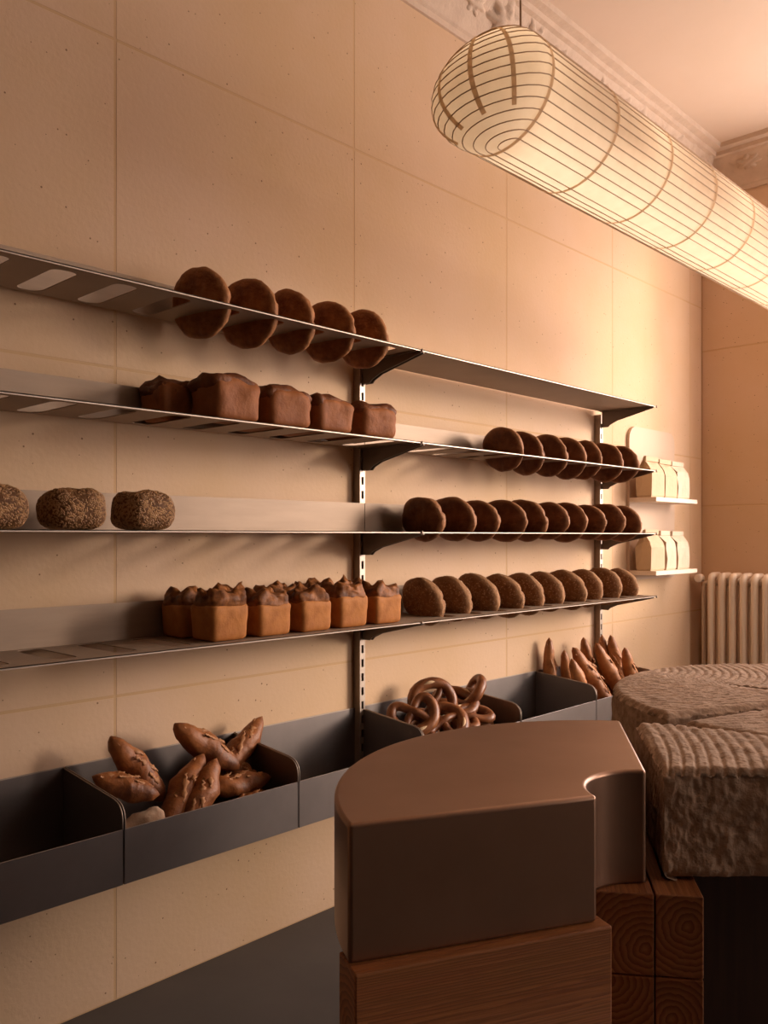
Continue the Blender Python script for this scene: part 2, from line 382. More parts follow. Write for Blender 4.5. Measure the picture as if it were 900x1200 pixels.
def bracket_mesh(side):
    """tapered cantilever arm with a chamfered heel and a small tip hook"""
    bm = bmesh.new()
    poly = [(XB, 0), (XF - 0.002, 0), (XF - 0.002, -0.008), (0.115, -0.050), (0.078, -0.066), (0.068, -0.076), (XB, -0.076)]
    prism(bm, poly, lambda p: Vector((p[0], -0.0015, p[1])), lambda p: Vector((p[0], 0.0015, p[1])))
    prism(bm, [(XB, 0), (XF - 0.01, 0), (XF - 0.01, -0.0025), (XB, -0.0025)], lambda p: Vector((p[0], side * 0.0016, p[1])), lambda p: Vector((p[0], side * 0.022, p[1])))
    bmesh.ops.recalc_face_normals(bm, faces=bm.faces)
    me = bpy.data.meshes.new('bracket'); bm.to_mesh(me); bm.free(); me.materials.append(M['bracket']); return me
BR = {1: bracket_mesh(1), -1: bracket_mesh(-1)}
where = ['top', 'second', 'third', 'bottom']
for bay in (0, 1):
    for k, z in enumerate(SH):
        y0, y1 = YB[bay] + 0.0015, YB[bay + 1] - 0.0015
        slotted = not (bay == 1 and k == 0)
        lab = ('%s steel shelf of the nearer bay, ' % where[k]) if bay == 0 else ('%s steel shelf of the farther bay, ' % where[k])
        lab += [['slotted and holding five round loaves', 'slotted and holding dark square loaves', 'holding three seeded loaves', 'slotted and holding golden tin loaves'],
                ['plain and empty', 'slotted and holding seven dark round loaves', 'holding ten smooth dark loaves', 'holding ten grainy round loaves']][bay][k]
        t = tag(empty('bread_shelf', (0, y0, z)), lab, 'shelf', 'steel bread shelves on the wall')
        sl = (SLOT_L if bay == 0 else SLOT_R) if slotted else []
        holes = [rrect(0.052, 0.262, y - 0.031, y + 0.031, 0.022) for y in sl]
        cut_plate('shelf_plate', [(XB, y0), (XF, y0), (XF, y1), (XB, y1)], holes, 0.0024, M['steel'], t, lambda c, y0=y0: Vector((c.x, c.y - y0, c.z - 0.0012)))
        bm = bmesh.new(); box(bm, XB, XB + 0.002, 0, y1 - y0, 0, 0.098 if not (bay == 1 and k == 0) else 0.012); fin(bm, 'upstand', M['steel'], t, smooth=False)
        bm = bmesh.new(); box(bm, XF - 0.002, XF, 0, y1 - y0, -0.0052, -0.0001); fin(bm, 'front_lip', M['bright'], t, smooth=False)
        for yy, sd_ in ((0.006, 1), (y1 - y0 - 0.006, -1)):
            o = link('bracket', BR[sd_], t); o.location = (0, yy if not (bay == 1 and sd_ == -1) else UP[2] - y0, -0.0027)
        bm = bmesh.new(); tube(bm, [(XF + 0.002, y1 - y0 - 0.005, -0.010), (XF + 0.002, y1 - y0 - 0.005, 0.002)], 0.003, 8); fin(bm, 'hook', M['bright'], t)

# ------------------------------------------------------------------ sheet steel bins under the shelves
BY = [0.475, 1.014, 1.545, 2.072, 2.616, 3.160, 3.704]
bin_lab = ['empty dark steel bin nearest the camera', 'dark steel bin full of rustic pointed loaves', 'empty steel bin below the middle upright', 'steel bin holding a pile of pretzels', 'empty steel bin between the pretzels and the standing baguettes', 'pale-lit steel bin holding standing baguettes at the far end']
def side_poly():
    p = [(0.004, 0.437), (0.300, 0.437), (0.300, 0.585)]
    for i in range(7):
        a = R(i * 84 / 6); p.append((0.262 + 0.038 * math.cos(a), 0.588 + 0.038 * math.sin(a)))
    return p + [(0.262, 0.6275), (0.004, 0.653)]
for i in range(6):
    a, b = BY[i] + 0.0022, BY[i + 1] - 0.0022
    t = tag(empty('bread_bin', (0, a, 0.437)), bin_lab[i], 'bin', 'steel bins under the bread shelves')
    W = b - a
    bm = bmesh.new(); box(bm, 0.004, 0.0056, 0.0018, W - 0.0018, 0, 0.216); fin(bm, 'back_panel', M['binsteel'], t, smooth=False)
    bm = bmesh.new(); box(bm, 0.0056, 0.298, 0.0018, W - 0.0018, 0, 0.0018); fin(bm, 'bottom_panel', M['binsteel'], t, smooth=False)
    bm = bmesh.new(); box(bm, 0.2965, 0.3, 0.0018, W - 0.0018, 0, 0.128, 0.0006, 1); fin(bm, 'front_panel', M['binsteel'], t, smooth=False)
    bm = bmesh.new(); box(bm, 0.0035, 0.0062, 0.0, W, 0.216, 0.219); fin(bm, 'rim', M['bright'], t, smooth=False)
    for y in (0.0, W - 0.0018):
        bm = bmesh.new(); prism(bm, side_poly(), lambda p: Vector((p[0], y, p[1] - 0.437)), lambda p: Vector((p[0], y + 0.0018, p[1] - 0.437)))
        sp = fin(bm, 'side_panel', M['binsteel'], t, smooth=False)
        bm = bmesh.new(); q = [(0.3, 0.565)] + side_poly()[2:]
        tube(bm, [(p[0], y + 0.0009, p[1] - 0.437) for p in q], 0.0016, 5); fin(bm, 'rim', M['bright'], sp)

# ------------------------------------------------------------------ loaves
def round_loaf_mesh(name, rad, th, seed, m, flat=0.6):
    """disc loaf standing on edge: its axis is local Y, flatter on the -Y face"""
    bm = bmesh.new(); nr, na = 13, 44
    rings = []
    for sgn in (-1, 1):
        for i in range(nr):
            rr = (i / (nr - 1)) if sgn == -1 else 1 - i / (nr - 1)
            rr = 1 - (1 - rr) ** 1.7
            if sgn == 1 and i == 0: continue
            prof_ = (1 - rr ** 4.6) ** 0.62 if rr < 1 else 0
            ring = []
            if rr == 0:
                ring = [bm.verts.new((0, sgn * th * 0.5 * (flat if sgn < 0 else 1), 0))]
            else:
                for j in range(na):
                    a = 2 * PI * j / na
                    x, z = rr * math.cos(a), rr * math.sin(a)
                    k = rad * (1 + 0.045 * fbm((math.cos(a), math.sin(a), 0), 1.3, seed))
                    ring.append(bm.verts.new((x * k * 1.02, sgn * th * 0.5 * prof_ * (flat if sgn < 0 else 1.0), z * k)))
            rings.append(ring)
    for A, B in zip(rings, rings[1:]):
        if len(A) == 1:
            for j in range(na): bm.faces.new((A[0], B[j], B[(j + 1) % na]))
        elif len(B) == 1:
            for j in range(na): bm.faces.new((A[j], A[(j + 1) % na], B[0]))
        else:
            for j in range(na): bm.faces.new((A[j], A[(j + 1) % na], B[(j + 1) % na], B[j]))
    bm.normal_update()
    for v in bm.verts:
        p = v.co / rad
        # burst crust near the top edge of the domed face
        ear = max(0, 1 - abs(p.x * 0.5 + p.z - 0.55 - 0.15 * math.sin(4 * p.x + seed)) / 0.13) * (v.co.y > 0)
        v.co += v.normal * (rad * 0.03 * fbm(p, 2.2, seed) + rad * 0.014 * fbm(p, 7, seed) + rad * 0.07 * ear)
    bmesh.ops.recalc_face_normals(bm, faces=bm.faces)
    me = bpy.data.meshes.new(name); bm.to_mesh(me); bm.free()
    at = me.attributes.new('lit_rim', 'FLOAT', 'POINT')
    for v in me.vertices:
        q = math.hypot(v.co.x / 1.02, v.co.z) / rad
        at.data[v.index].value = max(0.0, min(1.0, (q - 0.90) / 0.09 + 0.35 * fbm(v.co / rad, 5, seed)))  # weight of the painted edge light
    for p in me.polygons: p.use_smooth = True
    me.materials.append(m); return me

def box_loaf_mesh(name, w, d, h, seed, m, r=0.018, dome=0.0, lump=0.02, taper=0.04, n=9):
    """rounded tin shape: width along Y, depth along X, base on z = 0"""
    bm = bmesh.new(); bmesh.ops.create_cube(bm, size=2.0)
    bmesh.ops.subdivide_edges(bm, edges=bm.edges, cuts=n, use_grid_fill=True)
    for v in bm.verts:
        x, y, z = v.co; s = Vector((d / 2, w / 2, h / 2))
        q = Vector((x * s.x, y * s.y, z * s.z)); c = Vector([max(-(a - r), min(a - r, b)) for a, b in zip(s, q)])
        e = q - c
        q = c + e.normalized() * r if e.length > 1e-6 else q
        f = (z + 1) / 2
        q.x *= 1 - taper * (1 - f); q.y *= 1 - taper * (1 - f)
        q.z += dome * f * f * (1 - (x * x + y * y) / 2)
        v.co = q + Vector((0, 0, h / 2))
    bm.normal_update()
    for v in bm.verts:
        f = v.co.z / h
        if v.co.z > 0.002: v.co += v.normal * lump * w * fbm(v.co / w, 3.0, seed) * (0.35 + f)
    bmesh.ops.recalc_face_normals(bm, faces=bm.faces)
    me = bpy.data.meshes.new(name); bm.to_mesh(me); bm.free()
    for p in me.polygons: p.use_smooth = True
    me.materials.append(m); return me

def seeds_mesh(src, n, size, seed, m, zmin=None):
    """small seeds pressed into the surface of a loaf mesh"""
    rnd = random.Random(seed); ps = [p for p in src.polygons if zmin is None or p.center.z > zmin]
    ar = [p.area for p in ps]; V, F = [], []
    for p in rnd.choices(ps, ar, k=n):
        vs_ = [src.vertices[i].co for i in p.vertices]; a_, b_ = rnd.random(), rnd.random()
        c = vs_[0].lerp(vs_[1], a_).lerp(vs_[-1].lerp(vs_[-2], a_), b_)
        nrm = p.normal; t = nrm.orthogonal(); t.rotate(Matrix.Rotation(rnd.uniform(0, 6.28), 3, nrm)); b = nrm.cross(t)
        L_, w_, h_ = size * rnd.uniform(0.8, 1.3), size * 0.55, size * 0.42; k = len(V)
        V += [c + t * L_, c + b * w_, c - t * L_, c - b * w_, c + nrm * h_]
        F += [(k, k + 1, k + 4), (k + 1, k + 2, k + 4), (k + 2, k + 3, k + 4), (k + 3, k, k + 4)]
    me = bpy.data.meshes.new('seeds'); me.from_pydata(V, [], F); me.materials.append(m); return me

def ridge_mesh(name, L_, r, seed, m, flat=0.85):
    """torn raised crust: lumpy ridge along X"""
    bm = bmesh.new(); k = 14
    tube(bm, [(L_ * (i / (k - 1) - 0.5), 0.35 * r * math.sin(3 * i + seed), 0.4 * r * fbm((i * 0.4, seed, 0), 1.0)) for i in range(k)],
         [r * (0.25 + 0.75 * math.sin(PI * (i + 0.3) / (k - 0.4))) * (0.85 + 0.35 * math.sin(5 * i + seed)) for i in range(k)], 8)
    bm.normal_update()
    for v in bm.verts: v.co.z *= flat; v.co += v.normal * r * 0.3 * fbm(v.co / r, 0.7, seed)
    me = bpy.data.meshes.new(name); bm.to_mesh(me); bm.free()
    for p in me.polygons: p.use_smooth = True
    me.materials.append(m); return me

def put_round(meshes, ys_, z, rad, xs, labels, name, cat, group, kids=None, lean=(4, 10), yaw=(-5, 3), wide=1.0):
    rnd = random.Random(len(ys_) * 31 + int(z * 100))
    for i, y in enumerate(ys_):
        me = meshes[i % len(meshes)]
        o = link(name, me); k = rnd.uniform(0.95, 1.05)
        o.location = (xs + rnd.uniform(-0.008, 0.008), y - 0.033, z + rnd.uniform(-0.004, 0.004))
        o.rotation_euler = (R(rnd.uniform(*lean)), R(rnd.uniform(-12, 12)), R(rnd.uniform(*yaw))); o.scale = (k * wide, 1, k)
        tag(o, labels[i], cat, group)
        if kids:
            for c in kids(me): o2 = link(*c[:2]); o2.parent = o; 
            if kids: o2['kind'] = 'stuff'

lo = lambda n, what: ['%s from the left of the %s' % (ORD[i], what) for i in range(n)]
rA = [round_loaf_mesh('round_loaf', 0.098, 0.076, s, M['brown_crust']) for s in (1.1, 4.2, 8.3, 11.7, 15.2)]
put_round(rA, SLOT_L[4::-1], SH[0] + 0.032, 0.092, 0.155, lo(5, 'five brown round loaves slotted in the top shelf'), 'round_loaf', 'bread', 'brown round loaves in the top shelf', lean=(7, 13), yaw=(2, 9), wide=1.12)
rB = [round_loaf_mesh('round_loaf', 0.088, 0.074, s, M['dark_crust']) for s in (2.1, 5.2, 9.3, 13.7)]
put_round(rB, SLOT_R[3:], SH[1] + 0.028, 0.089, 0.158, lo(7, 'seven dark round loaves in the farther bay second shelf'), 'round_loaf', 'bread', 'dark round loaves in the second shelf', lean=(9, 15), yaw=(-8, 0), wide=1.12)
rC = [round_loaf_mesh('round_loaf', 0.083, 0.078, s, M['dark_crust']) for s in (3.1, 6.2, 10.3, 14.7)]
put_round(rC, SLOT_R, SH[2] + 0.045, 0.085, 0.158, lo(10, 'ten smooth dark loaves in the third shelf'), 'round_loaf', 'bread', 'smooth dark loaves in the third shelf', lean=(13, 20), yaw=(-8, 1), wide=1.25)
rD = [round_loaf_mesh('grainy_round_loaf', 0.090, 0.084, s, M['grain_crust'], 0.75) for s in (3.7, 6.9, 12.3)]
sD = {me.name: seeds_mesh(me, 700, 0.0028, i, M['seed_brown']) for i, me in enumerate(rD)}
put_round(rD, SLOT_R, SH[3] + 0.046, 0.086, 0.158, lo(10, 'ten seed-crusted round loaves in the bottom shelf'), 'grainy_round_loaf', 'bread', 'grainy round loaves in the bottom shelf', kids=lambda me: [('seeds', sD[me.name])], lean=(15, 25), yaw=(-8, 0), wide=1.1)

# dark square loaves, second shelf
sq = [box_loaf_mesh('square_loaf', 0.150, 0.12, 0.098, s, M['red_crust'], 0.02, 0.014, 0.05) for s in (1.0, 5.0, 9.0)]
sqd = [box_loaf_mesh('square_loaf', 0.150, 0.21, 0.098, s, M['red_crust'], 0.02, 0.014, 0.04) for s in (2.0, 5.0, 9.0)]
sqe = [box_loaf_mesh('burnt_top', 0.153, 0.213, 0.034, s, M['burnt'], 0.015, 0.016, 0.06, 0.0) for s in (2.0, 5.0, 9.0)]
sqr = [ridge_mesh('torn_crust', 0.11, 0.014, s, M['burnt']) for s in (1, 2, 3)]
sqc = [box_loaf_mesh('burnt_top', 0.153, 0.123, 0.034, s, M['burnt'], 0.015, 0.016, 0.06, 0.0) for s in (1.0, 5.0, 9.0)]
for i, (x, y, w, h, lb) in enumerate([(0.10, 1.270, 0.90, 0.96, 'dark square loaf hidden half behind the split one at the left end of its shelf'),
        (0.225, 1.355, 1.03, 1.06, 'dark square loaf with a deeply split crust, first of the four in front'),
        (0.172, 1.545, 1.03, 1.0, 'brown square loaf second of the four in front on the second shelf'),
        (0.172, 1.716, 0.98, 0.96, 'brown square loaf third of the four in front on the second shelf'),
        (0.172, 1.905, 0.99, 0.92, 'brown square loaf last of the row, before the middle upright')]):
    t = tag(link('square_loaf', (sqd if i > 1 else sq)[i % 3]), lb, 'bread', 'square loaves on the second shelf')
    t.location = (x, y, SH[1] + 0.001); t.scale = (1, w, h); t.rotation_euler[2] = R(random.uniform(-3, 3))
    c = link('burnt_top', (sqe if i > 1 else sqc)[i % 3], t); c.location = (-0.006, 0, 0.070); c.scale = (0.98, 0.99, 1)
    c = link('torn_crust', sqr[i % 3], t); c.location = (0.0, 0.01, 0.112); c.rotation_euler = (0, 0, R(70 if i != 1 else 95)); c.scale = (1, 1, 0.8)
# seeded loaves, third shelf
sl_ = [box_loaf_mesh('seeded_loaf', 0.135, 0.125, 0.088, s, M['seedcrumb'], 0.035, 0.006, 0.04, 0.0) for s in (2.0, 6.0)]
ss_ = [seeds_mesh(me, 2600, 0.0034, 40 + i, M['seed']) for i, me in enumerate(sl_)]
for i, (y, lb) in enumerate(((0.748, 'leftmost of the three seed-covered loaves, cut by the picture edge'), (0.935, 'middle one of the three seed-covered loaves on the third shelf'), (1.118, 'seed-covered loaf nearest the middle upright, third of three'))):
    t = tag(link('seeded_loaf', sl_[i % 2]), lb, 'bread', 'seed covered loaves on the third shelf')
    t.location = (0.205, y, SH[2] + 0.0015); t.rotation_euler[2] = R((4, -3, 5)[i]); t.scale = (1, (1, 1, 0.98)[i], 1)
    s = link('seeds', ss_[i % 2], t); s['kind'] = 'stuff'
# golden tin loaves, bottom shelf
tl = [box_loaf_mesh('tin_loaf', 0.118, 0.105, 0.092, s, M['gold_crust'], 0.012, 0.0, 0.02, 0.06) for s in (2.5, 6.5, 7.5)]
def crown_mesh(seed):
    me = box_loaf_mesh('crown', 0.111, 0.099, 0.042, seed, M['top_crust'], 0.017, 0.010, 0.05, -0.04, 13)
    for v in me.vertices:
        p = v.co
        if p.z > 0.012:
            k = (p.z - 0.012) / 0.03
            p.z += 0.009 * k * (0.9 - 1.6 * min(1, abs(math.sin(38 * p.y + seed + 12 * p.x + 1.2 * math.sin(60 * p.x))))) + 0.006 * k * fbm(p, 45, seed)
            p.x += 0.008 * k * fbm(p, 40, seed + 3); p.y += 0.008 * k * fbm(p, 40, seed + 5)
    return me
tc_ = [crown_mesh(s) for s in (0.4, 1.9, 3.3)]
for row, x in ((1, 0.222), (0, 0.098)):
    for i in range(5):
        y = 1.335 + 0.152 * i + (0.0 if row else -0.01)
        t = tag(link('tin_loaf', tl[(i + row) % 3]), '%s golden tin loaf from the left in the %s row on the bottom shelf' % (ORD[i], 'front' if row else 'back'), 'bread', 'golden tin loaves on the bottom shelf')
        t.location = (x + random.uniform(-0.004, 0.004), y, SH[3] + 0.001); t.rotation_euler[2] = R(random.uniform(-4, 4)); t.scale = (1, 1, random.uniform(0.96, 1.05))
        c = link('crown', tc_[(i + 2 * row) % 3], t); c.location = (0, 0, 0.075); c.rotation_euler[2] = R(random.choice((0, 180)) + random.uniform(-4, 4))

# pointed rustic loaves and baguettes
def baton_mesh(name, L_, r, seed, m, point=0.75):
    bm = bmesh.new(); k, n = 24, 14
    pts, rs = [], []
    for i in range(k):
        u = i / (k - 1); s = 2 * u - 1
        prof_ = max(0.03, (1 - abs(s) ** 2.3) ** point)
        pts.append((L_ * (u - 0.5), 0.10 * r * math.sin(3 * s + seed), 0.35 * r * (s * s) * 0.6)); rs.append(r * prof_)
    tube(bm, pts, rs, n); bm.normal_update()
    for v in bm.verts:
        u = v.co.x / L_; up = v.co.z > -0.2 * r
        cut = math.sin(u * 2 * PI * 2.6 + 2.2 * v.co.y / r + seed)
        v.co += v.normal * (r * 0.10 * fbm(v.co / r, 0.9, seed) + (r * 0.16 * max(0, cut) ** 2 - r * 0.10 * max(0, -cut) ** 4) * up * (1 - 4 * u * u))
    bmesh.ops.recalc_face_normals(bm, faces=bm.faces)
    me = bpy.data.meshes.new(name); bm.to_mesh(me); bm.free()
    for p in me.polygons: p.use_smooth = True
    me.materials.append(m); return me
def slash_mesh(L_, r, seed):
    me = ridge_mesh('slash', L_ * 0.34, r * 0.24, seed, M['ear'], 0.40); return me
def place_between(o, a, b, base_len, roll=0.0, thick=1.0):
    a, b = Vector(a), Vector(b); d = b - a
    q = d.to_track_quat('X', 'Z'); o.rotation_mode = 'QUATERNION'
    from mathutils import Quaternion
    o.rotation_quaternion = q @ Quaternion((1, 0, 0), roll); o.location = (a + b) / 2
    o.scale = (d.length / base_len, thick, thick)
def put_baton(name, meshes, sl, i, a, b, base, roll, thick, label, cat, group, nsl=3):
    t = tag(link(name, meshes[i % len(meshes)]), label, cat, group); place_between(t, a, b, base[0], roll, thick)
    for q in range(nsl):
        s = link('slash', sl[(i + q) % len(sl)], t); u = (q + 0.5) / nsl - 0.5
        s.location = (u * base[0] * 0.72, 0.05 * base[1], base[1] * (1.01 - 2.1 * u * u)); s.rotation_euler = (0, R(38 * u), R(20))
RB = (0.25, 0.036)
rus = [baton_mesh('rustic_loaf', RB[0], RB[1], s, M['rustic']) for s in (1.3, 2.8, 5.1, 7.7)]
rsl = [slash_mesh(RB[0], RB[1], s) for s in (1, 2, 3)]
g = 'rustic pointed loaves in the dark bin'
for i, (a, b, ro, th, lb) in enumerate([
        ((0.10, 1.085, 0.735), (0.16, 1.205, 0.555), 0.6, 1.00, 'dark pointed loaf standing tip up at the left end of the bread bin'),
        ((0.15, 1.010, 0.655), (0.21, 1.160, 0.590), 0.3, 0.86, 'golden loaf lying level in front of the upright one, left in the bin'),
        ((0.16, 1.325, 0.655), (0.24, 1.150, 0.500), -0.5, 1.0, 'thick loaf leaning right in the middle of the bin, left of a pair'),
        ((0.20, 1.345, 0.645), (0.265, 1.190, 0.490), -0.6, 0.98, 'slim glossy loaf leaning right, right of the pair in the bin middle'),
        ((0.10, 1.270, 0.735), (0.15, 1.450, 0.585), 0.4, 1.06, 'large loaf slanting down to the right, tip above the bin back'),
        ((0.07, 1.600, 0.700), (0.12, 1.400, 0.560), -0.5, 0.95, 'loaf with a raised tip at the right end of the bin'),
        ((0.16, 1.320, 0.560), (0.20, 1.530, 0.555), 0.4, 0.90, 'loaf lying level behind the slim glossy one in the bin'),
        ((0.09, 1.440, 0.610), (0.14, 1.535, 0.500), 0.5, 0.95, 'shadowed loaf under the raised tip at the bin right end'),
        ((0.22, 1.340, 0.505), (0.25, 1.530, 0.520), 0.2, 0.85, 'loaf low behind the bin front, right of the leaning pair')]):
    put_baton('rustic_loaf', rus, rsl, i, a, b, RB, ro, th, lb, 'bread', g)
t = tag(link('floury_loaf', baton_mesh('floury_loaf', 0.17, 0.033, 3.3, M['flour'], 0.4)), 'flour-dusted blunt loaf end in the left front corner of the bin', 'bread')
place_between(t, (0.255, 1.150, 0.560), (0.20, 1.030, 0.500), 0.17)

BB = (0.40, 0.032)
bag = [baton_mesh('baguette', BB[0], BB[1], s, M['baguette'], 0.55) for s in (1.9, 3.8, 6.1, 8.7)]
bsl = [slash_mesh(BB[0], BB[1], s) for s in (4, 5, 6)]
g = 'baguettes standing in the far bin'
for i, (a, b, ro, th, lb) in enumerate([
        ((0.040, 3.203, 0.800), (0.045, 3.205, 0.450), 0.4, 0.90, 'baguette standing straight at the left end of the far bin'),
        ((0.09, 3.240, 0.745), (0.10, 3.310, 0.450), 0.9, 0.85, 'short dark-tipped baguette second from the left in the far bin'),
        ((0.15, 3.200, 0.715), (0.19, 3.330, 0.450), 0.2, 0.95, 'pale thick baguette leaning at the side panel of the far bin'),
        ((0.10, 3.290, 0.752), (0.22, 3.465, 0.450), 0.5, 1.10, 'largest scored baguette slanting across the front of the far bin'),
        ((0.06, 3.450, 0.780), (0.10, 3.520, 0.450), 0.4, 0.95, 'baguette with its tip between the slanting one and the upright'),
        ((0.13, 3.440, 0.760), (0.22, 3.600, 0.450), 0.3, 1.05, 'glossy brown baguette slanting in front of the upright'),
        ((0.05, 3.640, 0.775), (0.08, 3.660, 0.450), 0.6, 0.90, 'dark baguette behind, just right of the upright'),
        ((0.09, 3.655, 0.778), (0.16, 3.672, 0.450), 1.0, 0.95, 'pale golden baguette second from the right in the far bin'),
        ((0.20, 3.575, 0.735), (0.24, 3.655, 0.450), 0.7, 0.95, 'reddish baguette at the right end of the far bin')]):
    put_baton('baguette', bag, bsl, i, a, b, BB, ro, th, lb, 'bread', g, 4)

# pretzels
def pretzel_mesh(seed):
    bm = bmesh.new(); pts, rs = [], []
    ctrl = [(-0.010, -0.050), (-0.035, -0.020), (0.004, 0.012), (0.045, 0.040), (0.078, 0.020), (0.072, -0.030), (0.035, -0.062), (0, -0.068)]
    full = [(-0.052, -0.045), (-0.028, -0.012), (0.0, 0.012), (0.036, 0.047), (0.066, 0.048), (0.082, 0.010), (0.066, -0.038), (0.028, -0.062)]
    path = full + [(-x, y) for x, y in reversed(full)]
    N_ = len(path); k = 64
    for i in range(k):
        u = i / (k - 1) * (N_ - 1); j = min(int(u), N_ - 2); f = u - j
        g4 = [path[max(0, min(N_ - 1, j + d))] for d in (-1, 0, 1, 2)]
        c = [0.5 * (2 * p1 + (p2 - p0) * f + (2 * p0 - 5 * p1 + 4 * p2 - p3) * f * f + (3 * p1 - p0 - 3 * p2 + p3) * f ** 3) for p0, p1, p2, p3 in zip(*g4)]
        s = 2 * i / (k - 1) - 1
        z = 0.012 + 0.012 * math.exp(-((abs(s) - 0.80) / 0.10) ** 2) * (1 if s > 0 else 0.2)
        pts.append((c[0], c[1], z)); rs.append(0.0110 + 0.0125 * (1 - abs(s)) ** 0.7)
    tube(bm, pts, rs, 10); bm.normal_update()
    for v in bm.verts: v.co += v.normal * 0.0016 * fbm(v.co, 60, seed)
    bmesh.ops.recalc_face_normals(bm, faces=bm.faces)
    me = bpy.data.meshes.new('pretzel'); bm.to_mesh(me); bm.free()
    for p in me.polygons: p.use_smooth = True
    me.materials.append(M['pretzel']); return me
pm = [pretzel_mesh(s) for s in (1.0, 4.0)]
def crack_mesh():
    bm = bmesh.new(); k = 10
    tube(bm, [(0.05 * (i / (k - 1) - 0.5), -0.0635 - 0.004 * math.cos(3 * (i / (k - 1) - 0.5)), 0.0335) for i in range(k)], [0.0065 * math.sin(PI * (i + 0.2) / (k - 0.6)) + 0.0006 for i in range(k)], 6)
    for v in bm.verts: v.co.z = 0.0335 + (v.co.z - 0.0335) * 0.7
    me = bpy.data.meshes.new('crack'); bm.to_mesh(me); bm.free(); me.materials.append(M['crumb'])
    for p in me.polygons: p.use_smooth = True
    return me
ck = crack_mesh()
for i, (loc, nrm, spin, lb) in enumerate([
        ((0.150, 2.190, 0.628), (0.55, -0.50, 0.45), 20, 'pretzel leaning at the left of the pile, its loops facing out'),
        ((0.110, 2.330, 0.655), (0.75, -0.45, 0.25), 190, 'pretzel standing upright as the top of the pile'),
        ((0.215, 2.285, 0.588), (0.40, -0.40, 0.75), 80, 'pretzel in front with its pale crack showing'),
        ((0.110, 2.470, 0.622), (0.30, -0.25, 0.85), 130, 'pretzel lying dark at the back of the pile'),
        ((0.115, 2.548, 0.640), (-0.35, -0.65, 0.60), 60, 'pretzel on the right with a raised arm beside the side panel'),
        ((0.205, 2.440, 0.580), (0.25, -0.15, 0.90), 215, 'pretzel low at the front right of the pile'),
        ((0.110, 2.370, 0.585), (0.10, -0.10, 0.95), 20, 'pretzel lying flat under the middle of the pile'),
        ((0.120, 2.230, 0.545), (0.05, -0.20, 0.95), 70, 'pretzel at the bottom left of the pile'),
        ((0.140, 2.510, 0.540), (0.05, 0.05, 0.95), 120, 'pretzel at the bottom right of the pile'),
        ((0.150, 2.350, 0.500), (0.02, 0.04, 0.95), 200, 'pretzel on the bottom of the bin under all others')]):
    t = tag(link('pretzel', pm[i % 2]), lb, 'pretzel', 'pretzels piled in the steel bin')
    t.location = loc; t.rotation_mode = 'QUATERNION'
    t.rotation_quaternion = Vector(nrm).to_track_quat('Z', 'Y') @ Matrix.Rotation(R(spin), 3, 'Z').to_quaternion()
    t.scale = (0.92, 0.92, 0.92)
    c = link('crack', ck, t)

# ------------------------------------------------------------------ flour rack at the end of the wall
t = tag(empty('flour_rack', (0, 4.0, 1.0)), 'pale wall board with a rounded top and two small shelves near the corner', 'wall rack')
pts = [(3.985, 1.02), (4.50, 1.02)] + [(4.44 + 0.06 * math.cos(R(a)), 1.745 + 0.06 * math.sin(R(a))) for a in range(0, 91, 15)] + [(4.055 + 0.07 * math.cos(R(a)), 1.735 + 0.07 * math.sin(R(a))) for a in range(90, 181, 15)]
bm = bmesh.new(); prism(bm, pts, lambda p: Vector((0.001, p[0] - 4.0, p[1] - 1.0)), lambda p: Vector((0.016, p[0] - 4.0, p[1] - 1.0)))
fin(bm, 'back_board', M['rackboard'], t, smooth=False)
for z in (1.438, 1.070):
    bm = bmesh.new(); box(bm, 0.016, 0.160, -0.015, 0.465, z - 1.022, z - 1.0, 0.0015, 1); fin(bm, 'shelf_board', M['white'], t, smooth=False)
def bag_mesh(seed, m):
    """paper sack: square body, shoulders pinched to a folded crest"""
    bm = bmesh.new(); prof_ = [(0, 0.032, 0.064), (0.01, 0.036, 0.068), (0.06, 0.037, 0.069), (0.115, 0.036, 0.068), (0.145, 0.029, 0.067), (0.170, 0.014, 0.067), (0.182, 0.006, 0.067), (0.205, 0.004, 0.066)]
    rows = []
    for z, hx, hy in prof_:
        ring = []
        for sx, sy in ((-1, -1), (-0.4, -1.0), (0.4, -1.0), (1, -1), (1, -0.33), (1, 0.33), (1, 1), (0.4, 1.0), (-0.4, 1.0), (-1, 1), (-1, 0.33), (-1, -0.33)):
            gus = (0.92 if z < 0.13 else 0.78) if abs(sx) < 0.5 and z > 0.03 else 1
            p = Vector((sx * hx, sy * hy * gus, z)); f = min(1, z * 20)
            p += Vector((noise.noise(p * 30 + Vector((seed, 0, 0))), noise.noise(p * 30 + Vector((0, seed, 5))), 0.5 * noise.noise(p * 30 + Vector((7, 0, seed))))) * 0.007 * f
            ring.append(bm.verts.new(p))
        rows.append(ring)
    n = 12
    for A, B in zip(rows, rows[1:]):
        for j in range(n): bm.faces.new((A[j], A[(j + 1) % n], B[(j + 1) % n], B[j]))
    bm.faces.new(rows[0]); bm.faces.new(rows[-1])
    bmesh.ops.recalc_face_normals(bm, faces=bm.faces)
    me = bpy.data.meshes.new('flour_bag'); bm.to_mesh(me); bm.free(); me.materials.append(m); return me
def fold_mesh(m):
    bm = bmesh.new(); box(bm, -0.002, 0.009, -0.066, 0.066, 0.182, 0.207, 0.0015, 1)
    me = bpy.data.meshes.new('folded_top'); bm.to_mesh(me); bm.free(); me.materials.append(m); return me
bgs = [bag_mesh(1, M['paperbag']), bag_mesh(5, M['paperbag_pale'])]; fld = [fold_mesh(M['paperbag']), fold_mesh(M['paperbag_pale'])]
